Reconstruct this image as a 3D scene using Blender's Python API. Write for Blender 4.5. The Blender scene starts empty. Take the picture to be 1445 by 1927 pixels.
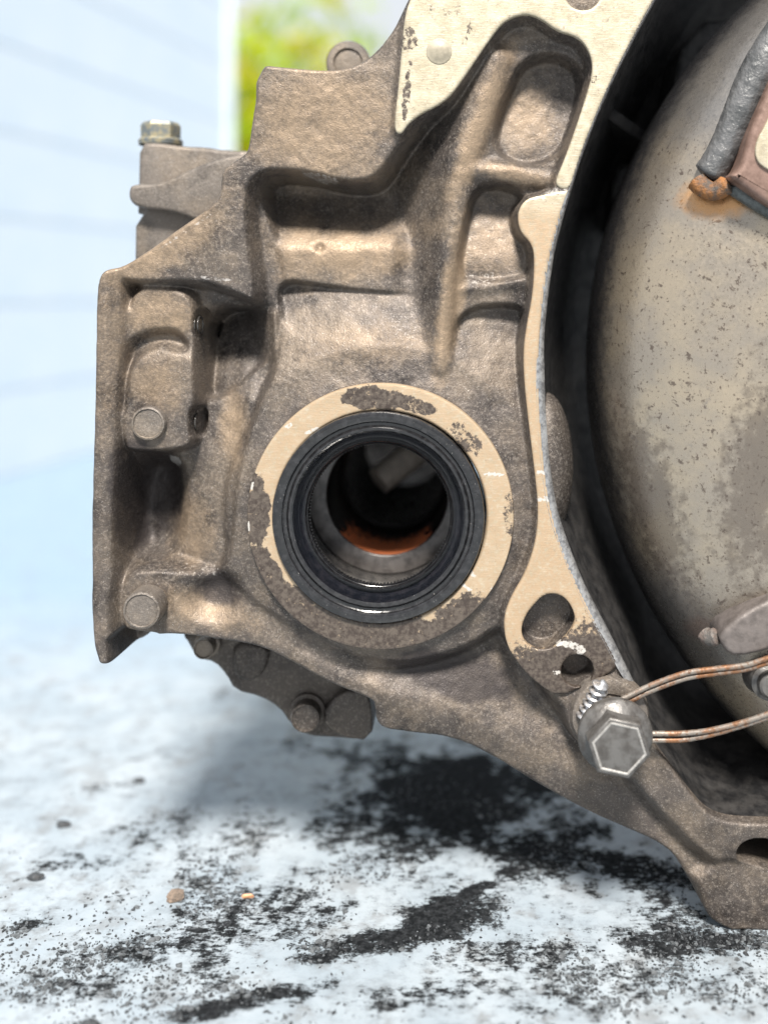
import bpy, bmesh, math, random
import numpy as np
from mathutils import Vector, Matrix

# ---------------------------------------------------------------- scale and frame
S = 0.00015            # metres per drawing unit (u).  1 u = 0.15 mm
VX, VY = 880.0, 540.0  # where the bore axis direction vanishes
DC = 2000.0            # camera distance to the machined face, in u
GY = 1770.0            # drawing height of the ground
scn = bpy.context.scene
COL = scn.collection

# ---------------------------------------------------------------- camera
cd = bpy.data.cameras.new('camera'); cam = bpy.data.objects.new('camera', cd); COL.objects.link(cam)
cam.location = (0, -DC*S, (GY-VY)*S); cam.rotation_euler = (math.pi/2, 0, 0)
cd.sensor_fit = 'VERTICAL'; cd.sensor_height = 36; cd.sensor_width = 27
cd.lens = 36*DC/1927.0
cd.shift_x = (722.5-VX)/1927.0; cd.shift_y = (VY-963.5)/1927.0
cd.clip_start = 0.01; cd.clip_end = 400
cd.dof.use_dof = True; cd.dof.focus_distance = (DC+8)*S; cd.dof.aperture_fstop = 4.6
scn.camera = cam

# ---------------------------------------------------------------- light
SUN_EL, SUN_AZ = 53.0, 179.0     # azimuth of the sun measured from +Y towards +X
w = bpy.data.worlds.new('World'); scn.world = w; w.use_nodes = True
nt = w.node_tree; nt.nodes.clear()
sky = nt.nodes.new('ShaderNodeTexSky'); sky.sky_type = 'NISHITA'; sky.sun_disc = False
sky.sun_elevation = math.radians(SUN_EL); sky.sun_rotation = math.radians(SUN_AZ)
sky.air_density = 1.0; sky.dust_density = 3.0; sky.ozone_density = 1.0
bg = nt.nodes.new('ShaderNodeBackground'); bg.inputs['Strength'].default_value = 0.06
wo = nt.nodes.new('ShaderNodeOutputWorld')
tcw = nt.nodes.new('ShaderNodeTexCoord'); cn = nt.nodes.new('ShaderNodeTexNoise'); cn.inputs['Scale'].default_value = 2.2; cn.inputs['Detail'].default_value = 6
mpw = nt.nodes.new('ShaderNodeMapping'); mpw.inputs['Scale'].default_value = (1, 1, 2.5); nt.links.new(tcw.outputs['Generated'], mpw.inputs[0]); nt.links.new(mpw.outputs[0], cn.inputs[0])
cr = nt.nodes.new('ShaderNodeMapRange'); nt.links.new(cn.outputs[0], cr.inputs[0]); cr.inputs[1].default_value = .30; cr.inputs[2].default_value = .46; cr.interpolation_type = 'SMOOTHSTEP'
cm = nt.nodes.new('ShaderNodeMix'); cm.data_type = 'RGBA'; nt.links.new(cr.outputs[0], cm.inputs[0]); nt.links.new(sky.outputs[0], cm.inputs[6]); cm.inputs[7].default_value = (7.2, 7.6, 8.1, 1)
nt.links.new(cm.outputs[2], bg.inputs[0]); nt.links.new(bg.outputs[0], wo.inputs[0])
sd_ = bpy.data.lights.new('sun', 'SUN'); sun = bpy.data.objects.new('sun', sd_); COL.objects.link(sun)
sd_.energy = 5.0; sd_.angle = math.radians(11); sd_.color = (1.0, 0.94, 0.86)
a, e = math.radians(SUN_AZ), math.radians(SUN_EL)
sdir = Vector((math.sin(a)*math.cos(e), math.cos(a)*math.cos(e), math.sin(e)))
sun.rotation_euler = sdir.to_track_quat('Z', 'Y').to_euler()
scn.view_settings.view_transform = 'Standard'; scn.view_settings.look = 'None'
scn.view_settings.exposure = 0.92; scn.view_settings.gamma = 1.0

# ================================================================= helpers
def W(x, y, d):                      # drawing point (front-plane x, y down, depth d) -> world metres
    return ((x-VX)*S, d*S, (GY-y)*S)
def U(p, d):                         # where a point seen at p stands on the plane at depth d (drawing units)
    k = (DC+d)/DC
    return (VX+(p[0]-VX)*k, VY+(p[1]-VY)*k)
def Us(ps, d): return [U(p, d) for p in ps]

def props(o, label=None, cat=None, group=None, kind=None):
    if label: o['label'] = label
    if cat: o['category'] = cat
    if group: o['group'] = group
    if kind: o['kind'] = kind
    return o
def thing(name, label, cat, loc, group=None):
    o = bpy.data.objects.new(name, None); COL.objects.link(o); o.location = loc
    o.empty_display_size = 0.01
    return props(o, label, cat, group)
def root_of(o):
    t = Vector((0, 0, 0))
    while o is not None:
        t += o.location; o = o.parent
    return t
def adopt(o, parent):
    if parent is not None:
        o.parent = parent
        if parent.type == 'EMPTY':
            o.matrix_parent_inverse = Matrix.Translation(-Vector(parent.location))
    return o
def link_mesh(name, V, F, mat, parent=None, smooth=True, attr=None, sharp=None):
    me = bpy.data.meshes.new(name)
    V = np.asarray(V, dtype=np.float32)
    if isinstance(F, np.ndarray):
        n = len(F); k = F.shape[1]
        me.vertices.add(len(V)); me.vertices.foreach_set('co', V.ravel())
        me.loops.add(n*k); me.loops.foreach_set('vertex_index', F.ravel().astype(np.int32))
        me.polygons.add(n)
        me.polygons.foreach_set('loop_start', np.arange(0, n*k, k, dtype=np.int32))
        me.update(calc_edges=True); me.validate()
    else:
        me.from_pydata([tuple(v) for v in V.tolist()], [], F); me.update()
    if smooth:
        me.polygons.foreach_set('use_smooth', [True]*len(me.polygons))
        if sharp is not None: me.set_sharp_from_angle(angle=math.radians(sharp))
    if attr is not None and len(me.vertices) == len(attr):
        at = me.attributes.new('wear_light', 'FLOAT_COLOR', 'POINT')
        at.data.foreach_set('color', np.asarray(attr, dtype=np.float32).ravel())
    me.materials.append(mat)
    o = bpy.data.objects.new(name, me); COL.objects.link(o)
    return adopt(o, parent)

def ss(a, b, x):
    t = np.clip((x-a)/(b-a), 0, 1); return t*t*(3-2*t)
def chaikin(p, n=2, closed=True):
    p = np.array(p, dtype=float)
    for _ in range(n):
        if closed:
            q = np.roll(p, -1, axis=0); a = p*.75+q*.25; b = p*.25+q*.75
            p = np.empty((len(a)*2, 2)); p[0::2] = a; p[1::2] = b
        else:
            a = p[:-1]*.75+p[1:]*.25; b = p[:-1]*.25+p[1:]*.75
            m = np.empty((len(a)*2, 2)); m[0::2] = a; m[1::2] = b
            p = np.vstack([p[:1], m, p[-1:]])
    return p
def sdf(poly, X, Y, near=False):
    """signed distance (negative inside) to a closed polygon; optionally nearest boundary points"""
    poly = np.asarray(poly, dtype=np.float64)
    shp = X.shape; x = X.ravel(); y = Y.ravel()
    best = np.full(x.shape, 1e18); ins = np.zeros(x.shape, bool)
    if near: nx = np.zeros(x.shape); ny = np.zeros(x.shape)
    q = np.roll(poly, -1, axis=0)
    for (ax, ay), (bx, by) in zip(poly, q):
        ex, ey = bx-ax, by-ay; L = ex*ex+ey*ey
        if L < 1e-12: continue
        t = np.clip(((x-ax)*ex+(y-ay)*ey)/L, 0, 1)
        cx = ax+t*ex; cy = ay+t*ey
        d = (x-cx)**2+(y-cy)**2
        m = d < best
        best = np.where(m, d, best)
        if near: nx = np.where(m, cx, nx); ny = np.where(m, cy, ny)
        if ay != by:
            c = (ay > y) != (by > y)
            ins ^= c & (x < ex*(y-ay)/ey+ax)
    r = np.sqrt(best); r = np.where(ins, -r, r).reshape(shp)
    if near: return r, nx.reshape(shp), ny.reshape(shp)
    return r
def sdf_grid(poly, X, Y, M):
    """the same on a regular grid, exact within M of the boundary and clamped to +-M elsewhere; with nearest points"""
    poly = np.asarray(poly, float); xs, ys = X[0], Y[:, 0]
    D2 = np.full(X.shape, float(M*M)); NX = X.copy(); NY = Y.copy(); ins = np.zeros(X.shape, bool)
    for (ax, ay), (bx, by) in zip(poly, np.roll(poly, -1, axis=0)):
        ex, ey = bx-ax, by-ay; L = ex*ex+ey*ey
        if L < 1e-12: continue
        i0, i1 = np.searchsorted(xs, (min(ax, bx)-M, max(ax, bx)+M)); j0, j1 = np.searchsorted(ys, (min(ay, by)-M, max(ay, by)+M))
        if i1 > i0 and j1 > j0:
            sl = (slice(j0, j1), slice(i0, i1)); x, y = X[sl], Y[sl]
            t = np.clip(((x-ax)*ex+(y-ay)*ey)/L, 0, 1); cx = ax+t*ex; cy = ay+t*ey; d = (x-cx)**2+(y-cy)**2
            m = d < D2[sl]; D2[sl][m] = d[m]; NX[sl][m] = cx[m]; NY[sl][m] = cy[m]
        if ay != by:
            c0, c1 = np.searchsorted(ys, (min(ay, by), max(ay, by)))
            if c1 > c0:
                xi = ex*(ys[c0:c1]-ay)/ey+ax
                ins[c0:c1] ^= xs[None, :] < xi[:, None]
    r = np.sqrt(D2); return np.where(ins, -r, r), NX, NY
def seg(X, Y, pts, hw):
    """distance outside a tapered polyline ribbon; pts list, hw half widths"""
    best = np.full(X.shape, 1e9)
    for i in range(len(pts)-1):
        (ax, ay), (bx, by) = pts[i], pts[i+1]
        ex, ey = bx-ax, by-ay
        t = np.clip(((X-ax)*ex+(Y-ay)*ey)/(ex*ex+ey*ey), 0, 1)
        d = np.hypot(X-ax-t*ex, Y-ay-t*ey)-(hw[i]*(1-t)+hw[i+1]*t)
        best = np.minimum(best, d)
    return best
_NT = {}
def vnoise(X, Y, scale, seed=0):
    """smooth value noise in [-1,1]"""
    if seed not in _NT: _NT[seed] = np.random.RandomState(seed).uniform(-1, 1, (256, 256))
    r = _NT[seed]
    gx = X/scale; gy = Y/scale
    ix = np.floor(gx).astype(int); iy = np.floor(gy).astype(int)
    fx = gx-ix; fy = gy-iy; fx = fx*fx*(3-2*fx); fy = fy*fy*(3-2*fy)
    g = lambda i, j: r[(iy+j) % 256, (ix+i) % 256]
    return (g(0,0)*(1-fx)+g(1,0)*fx)*(1-fy)+(g(0,1)*(1-fx)+g(1,1)*fx)*fy
def fnoise(X, Y, scale, seed=0, n=4):
    t = 0; a = 1; s = 0
    for i in range(n):
        t = t+a*vnoise(X+i*37.1, Y+i*91.7, scale/2**i, seed+i); s += a; a *= .5
    return t/s
def smin(a, b, k):
    h = np.clip(0.5+0.5*(b-a)/k, 0, 1)
    return b*(1-h)+a*h-k*h*(1-h)
def smax(a, b, k): return -smin(-a, -b, k)
def blur(A, n):
    for _ in range(n):
        P = np.pad(A, 1, mode='edge')
        A = (P[1:-1, :-2]+2*P[1:-1, 1:-1]+P[1:-1, 2:])/4
        P = np.pad(A, 1, mode='edge')
        A = (P[:-2, 1:-1]+2*P[1:-1, 1:-1]+P[2:, 1:-1])/4
    return A

def clip_sheet(name, outline, holes, step, hfun, mat, parent=None, afun=None, back=60, edge_r=6, jag=0, sharp=None):
    """a cast sheet: a fine grid trimmed to an outline, relief from hfun, walls running back to depth `back`"""
    o = np.array(outline); x0, y0 = o.min(0)-step*2; x1, y1 = o.max(0)+step*2
    xs = np.arange(x0, x1, step); ys = np.arange(y0, y1, step)
    X, Y = np.meshgrid(xs, ys)
    D, NX, NY = sdf_grid(o, X, Y, 24)
    for h in holes:
        d2, nx, ny = sdf_grid(np.array(h), X, Y, 24); d2 = -d2
        m = d2 > D
        D = np.where(m, d2, D); NX = np.where(m, nx, NX); NY = np.where(m, ny, NY)
    H = hfun(X, Y)
    ins = D < 0
    # points just outside slide onto the outline
    PX = np.where(D > 0, NX, X); PY = np.where(D > 0, NY, Y)
    # rounded rim
    dd = np.clip(-D, 0, edge_r)
    H = H+(edge_r-np.sqrt(np.maximum(edge_r**2-(edge_r-dd)**2, 0)))
    c = ins[:-1, :-1] | ins[1:, :-1] | ins[:-1, 1:] | ins[1:, 1:]
    idx = np.arange(X.size).reshape(X.shape)
    a_ = idx[:-1, :-1][c]; b_ = idx[1:, :-1][c]; c_ = idx[1:, 1:][c]; d_ = idx[:-1, 1:][c]
    Q = np.stack([a_, b_, c_, d_], 1)
    used = np.unique(Q); rem = np.full(X.size, -1); rem[used] = np.arange(len(used))
    Q = rem[Q]
    px = PX.ravel()[used]; py = PY.ravel()[used]; h = H.ravel()[used]
    V = np.stack([(px-VX)*S, h*S, (GY-py)*S], 1)
    A = None
    if afun is not None: A = afun(px, py, h)
    # boundary edges
    E = np.concatenate([Q[:, [0, 1]], Q[:, [1, 2]], Q[:, [2, 3]], Q[:, [3, 0]]])
    key = np.sort(E, 1); k = key[:, 0].astype(np.int64)*len(V)+key[:, 1]
    u, first, cnt = np.unique(k, return_index=True, return_counts=True)
    B = E[first[cnt == 1]]
    bv = np.unique(B); n0 = len(V); m = np.full(n0, -1); m[bv] = n0+np.arange(len(bv))
    V2 = V[bv].copy(); V2[:, 1] = np.maximum(back*S, V2[:, 1])
    V = np.vstack([V, V2])
    if A is not None: A = np.vstack([A, A[bv]])
    W_ = np.stack([B[:, 1], B[:, 0], m[B[:, 0]], m[B[:, 1]]], 1)
    F = np.vstack([Q, W_])
    return link_mesh(name, V, F, mat, parent, True, A, sharp)

def lathe(name, prof, c, mat, parent=None, n=96, a0=0, a1=360, smooth=True, sharp=35, attr=None, wob=0, seed=0):
    """surface of revolution about the bore direction; prof = [(r, depth)], c = (x, y) in drawing units"""
    full = abs(a1-a0) >= 359.9
    k = n if full else n+1
    ang = [math.radians(a0+(a1-a0)*i/n) for i in range(k)]
    V = []; A = []
    rnd = random.Random(seed)
    wv = [wob*rnd.uniform(-1, 1) for _ in range(k)]
    for j, (r, d) in enumerate(prof):
        for i, t in enumerate(ang):
            rr = r+(wv[i] if wob else 0)
            x = c[0]+rr*math.cos(t); y = c[1]+rr*math.sin(t)
            V.append(W(x, y, d))
            if attr: A.append(attr(x, y, d, r))
    F = []
    for j in range(len(prof)-1):
        for i in range(n if full else n):
            i2 = (i+1) % k if full else i+1
            F.append((j*k+i, j*k+i2, (j+1)*k+i2, (j+1)*k+i))
    o = link_mesh(name, V, np.array(F), mat, parent, smooth, A if attr else None, sharp)
    return o
def prism(name, outline, d0, d1, mat, parent=None, r=6, smooth_it=1, n=3, sharp=50):
    """outline swept from depth d0 back to d1 with a rolled front rim"""
    p = chaikin(outline, smooth_it) if smooth_it else np.array(outline, float)
    cen = p.mean(0)
    q = np.roll(p, -1, axis=0); pr = np.roll(p, 1, axis=0)
    tan = q-pr; tan /= np.linalg.norm(tan, axis=1)[:, None]+1e-9
    nor = np.stack([tan[:, 1], -tan[:, 0]], 1)
    area = 0.5*np.sum(p[:, 0]*q[:, 1]-q[:, 0]*p[:, 1])
    if area < 0: nor = -nor
    rings = []
    for i in range(n+1):
        t = math.pi/2*i/n
        rings.append((p-nor*(r*(1-math.sin(t))), d0+r*(1-math.cos(t))))
    rings.append((p, d1))
    V = []; m = len(p)
    for ps, d in rings:
        for x, y in ps: V.append(W(x, y, d))
    F = []
    for j in range(len(rings)-1):
        for i in range(m):
            F.append((j*m+i, j*m+(i+1) % m, (j+1)*m+(i+1) % m, (j+1)*m+i))
    F.append(tuple(range(m)))
    F.append(tuple(reversed(range((len(rings)-1)*m, len(rings)*m))))
    o = link_mesh(name, V, F, mat, parent, True, None, sharp)
    bm = bmesh.new(); bm.from_mesh(o.data); bmesh.ops.recalc_face_normals(bm, faces=bm.faces); bm.to_mesh(o.data); bm.free()
    o.data.set_sharp_from_angle(angle=math.radians(sharp))
    return o
def circle(c, r, n=24, ry=None, rot=0):
    ry = ry or r; cr, sr = math.cos(rot), math.sin(rot)
    return [(c[0]+r*math.cos(t)*cr-ry*math.sin(t)*sr, c[1]+r*math.cos(t)*sr+ry*math.sin(t)*cr) for t in [2*math.pi*i/n for i in range(n)]]
def tube(name, pts, rad, mat, parent=None, n=12, jitter=0, seed=1, taper=None):
    """pts in world metres"""
    P = [Vector(p) for p in pts]; V = []; rnd = random.Random(seed)
    up = Vector((0, 1, 0.01)).normalized()
    for i, p in enumerate(P):
        t = (P[min(i+1, len(P)-1)]-P[max(i-1, 0)]).normalized()
        a = t.cross(up).normalized(); b = t.cross(a).normalized()
        r = rad*(taper[i] if taper else 1)
        for k in range(n):
            g = 2*math.pi*k/n; rr = r*(1+rnd.uniform(-jitter, jitter))
            V.append(tuple(p+a*math.cos(g)*rr+b*math.sin(g)*rr))
    F = []
    for i in range(len(P)-1):
        for k in range(n):
            F.append((i*n+k, i*n+(k+1) % n, (i+1)*n+(k+1) % n, (i+1)*n+k))
    F.append(tuple(range(n))); F.append(tuple(reversed(range((len(P)-1)*n, len(P)*n))))
    o = link_mesh(name, V, F, mat, parent, True, None, 60)
    bm = bmesh.new(); bm.from_mesh(o.data); bmesh.ops.recalc_face_normals(bm, faces=bm.faces); bm.to_mesh(o.data); bm.free()
    return o
def spline(pts, n=8):
    P = [Vector(p) for p in pts]; P = [P[0]*2-P[1]]+P+[P[-1]*2-P[-2]]; out = []
    for i in range(1, len(P)-2):
        for k in range(n):
            t = k/n; a, b, c, d = P[i-1], P[i], P[i+1], P[i+2]
            out.append(0.5*((2*b)+(c-a)*t+(2*a-5*b+4*c-d)*t*t+(3*b-a-3*c+d)*t**3))
    out.append(P[-2]); return out

# ================================================================= materials
class NB:
    def __init__(s, name):
        s.m = bpy.data.materials.new(name); s.m.use_nodes = True; s.t = s.m.node_tree; s.t.nodes.clear()
        s.out = s.n('ShaderNodeOutputMaterial'); s.b = s.n('ShaderNodeBsdfPrincipled'); s.l(s.b.outputs[0], s.out.inputs[0])
        tc = s.n('ShaderNodeTexCoord'); vm = s.n('ShaderNodeVectorMath'); vm.operation = 'SCALE'; vm.inputs['Scale'].default_value = 0.01/S
        s.l(tc.outputs['Object'], vm.inputs[0]); s.co = vm.outputs[0]      # coordinates in hundreds of drawing units
    def n(s, t): return s.t.nodes.new(t)
    def l(s, a, b): s.t.links.new(a, b)
    def put(s, sock, v):
        if hasattr(v, 'is_linked') or hasattr(v, 'links'): s.l(v, sock)
        else:
            try: sock.default_value = v
            except Exception: sock.default_value = (*v, 1)
    def noise(s, scale, detail=4, rough=.55, dist=0, co=None, stretch=None):
        x = s.n('ShaderNodeTexNoise'); x.inputs['Scale'].default_value = scale; x.inputs['Detail'].default_value = detail
        x.inputs['Roughness'].default_value = rough; x.inputs['Distortion'].default_value = dist
        c = co or s.co
        if stretch:
            mp = s.n('ShaderNodeMapping'); mp.inputs['Scale'].default_value = stretch[:3]
            if len(stretch) > 3: mp.inputs['Rotation'].default_value = stretch[3]
            s.l(c, mp.inputs[0]); c = mp.outputs[0]
        s.l(c, x.inputs[0]); return x.outputs[0]
    def voro(s, scale, feat='F1', co=None):
        x = s.n('ShaderNodeTexVoronoi'); x.feature = feat; x.inputs['Scale'].default_value = scale
        s.l(co or s.co, x.inputs['Vector']); return x.outputs['Distance']
    def ramp(s, v, a, b, ca=0.0, cb=1.0, smooth=True):
        x = s.n('ShaderNodeMapRange'); x.interpolation_type = 'SMOOTHSTEP' if smooth else 'LINEAR'
        s.put(x.inputs[0], v); x.inputs[1].default_value = a; x.inputs[2].default_value = b
        x.inputs[3].default_value = ca; x.inputs[4].default_value = cb; return x.outputs[0]
    def math(s, op, a, b=0.0, c=None):
        x = s.n('ShaderNodeMath'); x.operation = op; s.put(x.inputs[0], a); s.put(x.inputs[1], b)
        if c is not None: s.put(x.inputs[2], c)
        return x.outputs[0]
    def mix(s, f, a, b):
        x = s.n('ShaderNodeMix'); x.data_type = 'RGBA'; s.put(x.inputs[0], f)
        for sock, v in ((x.inputs[6], a), (x.inputs[7], b)):
            if isinstance(v, tuple): sock.default_value = (*v[:3], 1)
            else: s.l(v, sock)
        return x.outputs[2]
    def attr(s, name='wear_light'):
        x = s.n('ShaderNodeAttribute'); x.attribute_name = name
        y = s.n('ShaderNodeSeparateColor'); s.l(x.outputs['Color'], y.inputs[0]); return y.outputs[0], y.outputs[1], y.outputs[2]
    def ell(s, cx, cy, rx, ry, rot=0, soft=.3, warp=0.0, wscale=4):
        """a blotch with ragged edge at drawing position (cx, cy)"""
        c = s.co
        mp = s.n('ShaderNodeMapping'); mp.vector_type = 'TEXTURE'
        mp.inputs['Location'].default_value = ((cx-VX)/100, 0, (GY-cy)/100)
        mp.inputs['Rotation'].default_value = (0, rot, 0); mp.inputs['Scale'].default_value = (rx/100, 1000, ry/100)
        s.l(c, mp.inputs[0])
        ln = s.n('ShaderNodeVectorMath'); ln.operation = 'LENGTH'; s.l(mp.outputs[0], ln.inputs[0]); v = ln.outputs['Value']
        if warp:
            nz = s.noise(wscale, 5, .65); v = s.math('ADD', v, s.math('MULTIPLY', s.math('SUBTRACT', nz, .5), warp))
        return s.ramp(v, 1+soft/2, 1-soft/2)
    def bump(s, h, strength, dist):
        x = s.n('ShaderNodeBump'); x.inputs['Strength'].default_value = strength; x.inputs['Distance'].default_value = dist*S
        s.l(h, x.inputs['Height'])
        if s.b.inputs['Normal'].is_linked: s.l(s.b.inputs['Normal'].links[0].from_socket, x.inputs['Normal'])
        s.l(x.outputs[0], s.b.inputs['Normal'])
    def set(s, **k):
        for a, v in k.items(): s.put(s.b.inputs[a.replace('_', ' ')], v if not isinstance(v, tuple) else (*v, 1))
        return s

def cast_material(name, dark=(0.030, 0.026, 0.025), mid=(0.092, 0.079, 0.071), tan=(0.165, 0.133, 0.104), wear_light=True, spec=.35):
    b = NB(name)
    big = b.noise(0.8, 5, .65); med = b.noise(2.6, 5, .65, .4); fine = b.noise(16, 3, .6); grit = b.noise(42, 2, .6)
    c = b.mix(b.ramp(b.noise(1.3, 6, .7, .2), .30, .58), dark, mid)
    c = b.mix(b.math('MULTIPLY', b.ramp(big, .42, .66), b.ramp(fine, .25, .7, .5, 1)), c, tan)
    c = b.mix(b.math('MULTIPLY', b.ramp(fine, .52, .66), .35), c, (0.25, 0.222, 0.195))
    c = b.mix(b.math('MULTIPLY', b.ramp(b.noise(9, 5, .7), .58, .76), .5), c, (0.06, 0.048, 0.04))
    c = b.mix(b.math('MULTIPLY', b.ramp(b.noise(30, 4, .75), .56, .70), .55), c, (0.050, 0.041, 0.036))
    c = b.mix(b.math('MULTIPLY', b.ramp(grit, .60, .72), .45), c, (0.45, 0.42, 0.39))
    rough = b.ramp(fine, .3, .7, .38, .66)
    if wear_light:
        r, g, bl = b.attr()
        # r: warm tan with painted sunlit spots, g: oily grime plus painted shade, bl: bright scuffs
        c = b.mix(b.math('MULTIPLY', b.ramp(b.math('ADD', r, b.math('ADD', b.math('MULTIPLY', b.math('SUBTRACT', fine, .5), .7), b.math('MULTIPLY', b.math('SUBTRACT', med, .5), .8))), .0, 1.15), .85), c, (0.275, 0.204, 0.138))
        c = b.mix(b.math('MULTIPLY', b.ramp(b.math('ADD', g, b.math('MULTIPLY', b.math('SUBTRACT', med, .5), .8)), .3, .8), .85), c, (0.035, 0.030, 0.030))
        w_ = b.math('MULTIPLY', b.ramp(b.math('ADD', bl, b.math('MULTIPLY', b.math('SUBTRACT', fine, .5), 2.2)), .45, .95), .75)
        c = b.mix(w_, c, (0.42, 0.40, 0.38))
    b.set(Base_Color=c, Roughness=rough, Metallic=0.42)
    b.b.inputs['Specular IOR Level'].default_value = spec
    b.bump(b.noise(20, 3, .6), .6, 1.6); b.bump(grit, .7, 1.0); b.bump(b.noise(3.5, 3, .5), .35, 3)
    return b.m

def machined_material():
    b = NB('machined_aluminium')
    r, g, bl = b.attr()
    fine = b.noise(14, 4, .6); med = b.noise(3, 5, .65)
    scr = b.noise(5, 3, .6, 0, None, (1, 1, 9, (0, .5, 0)))
    c = b.mix(b.ramp(med, .35, .7), (0.36, 0.315, 0.225), (0.50, 0.445, 0.335))
    c = b.mix(b.math('MULTIPLY', b.ramp(scr, .48, .72), .5), c, (0.60, 0.565, 0.49))
    c = b.mix(b.math('MULTIPLY', b.ramp(b.noise(12, 7, .8), .54, .68), .8), c, (0.17, 0.13, 0.095))
    # r: warmer tan tarnish, g: brown grime that hides the cut face, bl: bright scratches
    c = b.mix(b.math('MULTIPLY', r, b.ramp(fine, .1, .6)), c, (0.375, 0.262, 0.165))
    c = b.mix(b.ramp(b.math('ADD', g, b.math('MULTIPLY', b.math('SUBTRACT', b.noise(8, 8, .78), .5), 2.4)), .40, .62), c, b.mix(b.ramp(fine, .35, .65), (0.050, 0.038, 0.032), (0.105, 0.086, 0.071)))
    c = b.mix(b.ramp(b.math('ADD', bl, b.math('MULTIPLY', b.math('SUBTRACT', b.noise(13, 5, .7), .5), 2.2)), .5, .8), c, (0.50, 0.475, 0.44))
    b.set(Base_Color=c, Roughness=b.ramp(fine, .3, .7, .36, .58), Metallic=0.35)
    b.bump(scr, .3, 1.2); b.bump(b.noise(9, 5, .7), .35, 1.4); b.bump(b.noise(35, 2, .5), .25, .7)
    return b.m
def simple(name, col, rough=.5, metal=0.0, col2=None, sc=8, bump=.3, bd=1.0, spec=.5, coat=0):
    b = NB(name)
    c = b.mix(b.ramp(b.noise(sc, 5, .65), .38, .65), col, col2 or tuple(x*.6 for x in col))
    b.set(Base_Color=c, Roughness=b.ramp(b.noise(sc*1.7, 3), .3, .7, rough*.8, min(1, rough*1.2)), Metallic=metal)
    b.b.inputs['Specular IOR Level'].default_value = spec; b.b.inputs['Coat Weight'].default_value = coat
    b.b.inputs['Coat Roughness'].default_value = .1
    b.bump(b.noise(sc*2.5, 4, .6), bump, bd)
    return b.m

M_CAST = cast_material('cast_aluminium')
M_CAST2 = cast_material('cast_aluminium_rear', (0.075, 0.066, 0.06), (0.15, 0.132, 0.117), (0.20, 0.165, 0.13), wear_light=False)
M_CAST3 = cast_material('shaded_cast_aluminium', (0.030, 0.026, 0.024), (0.066, 0.056, 0.050), (0.088, 0.074, 0.062), wear_light=False)  # darker copy of the rear casting, shade put into the colour
M_MACH = machined_material()
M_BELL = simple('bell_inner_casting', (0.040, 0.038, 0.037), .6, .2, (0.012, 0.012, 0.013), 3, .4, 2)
M_CHAMF = simple('bare_chamfer', (0.36, 0.36, 0.36), .4, .6, (0.17, 0.17, 0.175), 9, .4, 1.2)
M_BOLT = simple('grey_bolt_steel', (0.125, 0.121, 0.117), .42, .4, (0.065, 0.06, 0.056), 4, .6, 2)
M_STEEL = simple('machined_steel', (0.34, 0.32, 0.30), .38, .6, (0.17, 0.155, 0.145), 6, .2, .6)

# ================================================================= gearbox housing
OUT = [(800,-60),(775,-20),(755,20),(738,55),(705,95),(672,118),(640,127),(600,129),(555,125),(515,121),(490,118),(480,121),(478,140),(475,200),(467,255),(462,285),
       (440,299),(414,316),(411,345),(411,365),(398,384),(340,424),(300,453),(262,480),(225,502),(197,507),(184,522),(180,560),(178,700),(174,850),(171,1000),(170,1150),
       (170,1228),(178,1249),(200,1254),(224,1250),(250,1228),(280,1206),(330,1205),(400,1215),(450,1222),(500,1236),(560,1270),(620,1303),(690,1330),(702,1340),(703,1392),(760,1402),
       (850,1410),(930,1447),(1010,1500),(1100,1550),(1200,1590),(1268,1620),(1300,1672),(1345,1755),(1365,1768),(1420,1771),(1560,1772),
       (1560,1560),(1440,1556),(1375,1554),(1335,1538),(1303,1502),(1262,1445),(1222,1392),(1214,1335),(1190,1282),(1150,1202),(1102,1112),(1067,1022),(1047,962),(1034,880),(1027,800),(1024,720),
       (1022,640),(1030,560),(1041,480),(1056,420),(1076,350),(1102,270),(1143,170),(1193,70),(1243,-20),(1262,-60)]
FL1 = [(805,-60),(778,-15),(762,25),(757,80),(750,160),(742,232),(745,250),(756,252),(768,232),(795,212),(825,198),(850,178),(885,128),(925,68),(950,38),(985,25),(1015,33),(1048,58),
       (1085,68),(1106,90),(1116,125),(1108,165),(1085,235),(1062,300),(1044,340),(1050,354),(1072,356),(1082,322),(1102,262),(1143,165),(1192,66),(1240,-20),(1258,-60)]
FL2 = [(1046,361),(1016,368),(990,374),(975,394),(974,420),(982,440),(1000,458),(1006,485),(1002,555),(990,615),(984,665),(987,730),(996,810),(1006,890),(1013,960),(1008,1020),(988,1080),(963,1120),
       (949,1155),(948,1190),(958,1225),(985,1262),(1010,1285),(1048,1312),(1100,1290),(1150,1265),(1163,1250),(1142,1212),(1110,1152),(1078,1086),(1048,1008),(1031,940),(1021,860),(1015,780),(1011,700),(1015,620),(1024,540),(1036,470),(1050,420),(1060,385),(1070,358),(1064,359)]
TEAR = [(1000,1142),(1024,1116),(1056,1118),(1074,1138),(1084,1166),(1072,1190),(1044,1218),(1014,1224),(986,1210),(979,1182),(990,1155)]
ROUND = circle((1086,1262), 30, 20)
BC = (712.0, 973.0)                       # bore centre
LOWFL = [(1010,1272),(1040,1330),(1100,1395),(1180,1470),(1260,1560),(1320,1620),(1400,1680),(1600,1720),(1600,1300),(1250,1300),(1150,1150),(1060,1270)]

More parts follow.
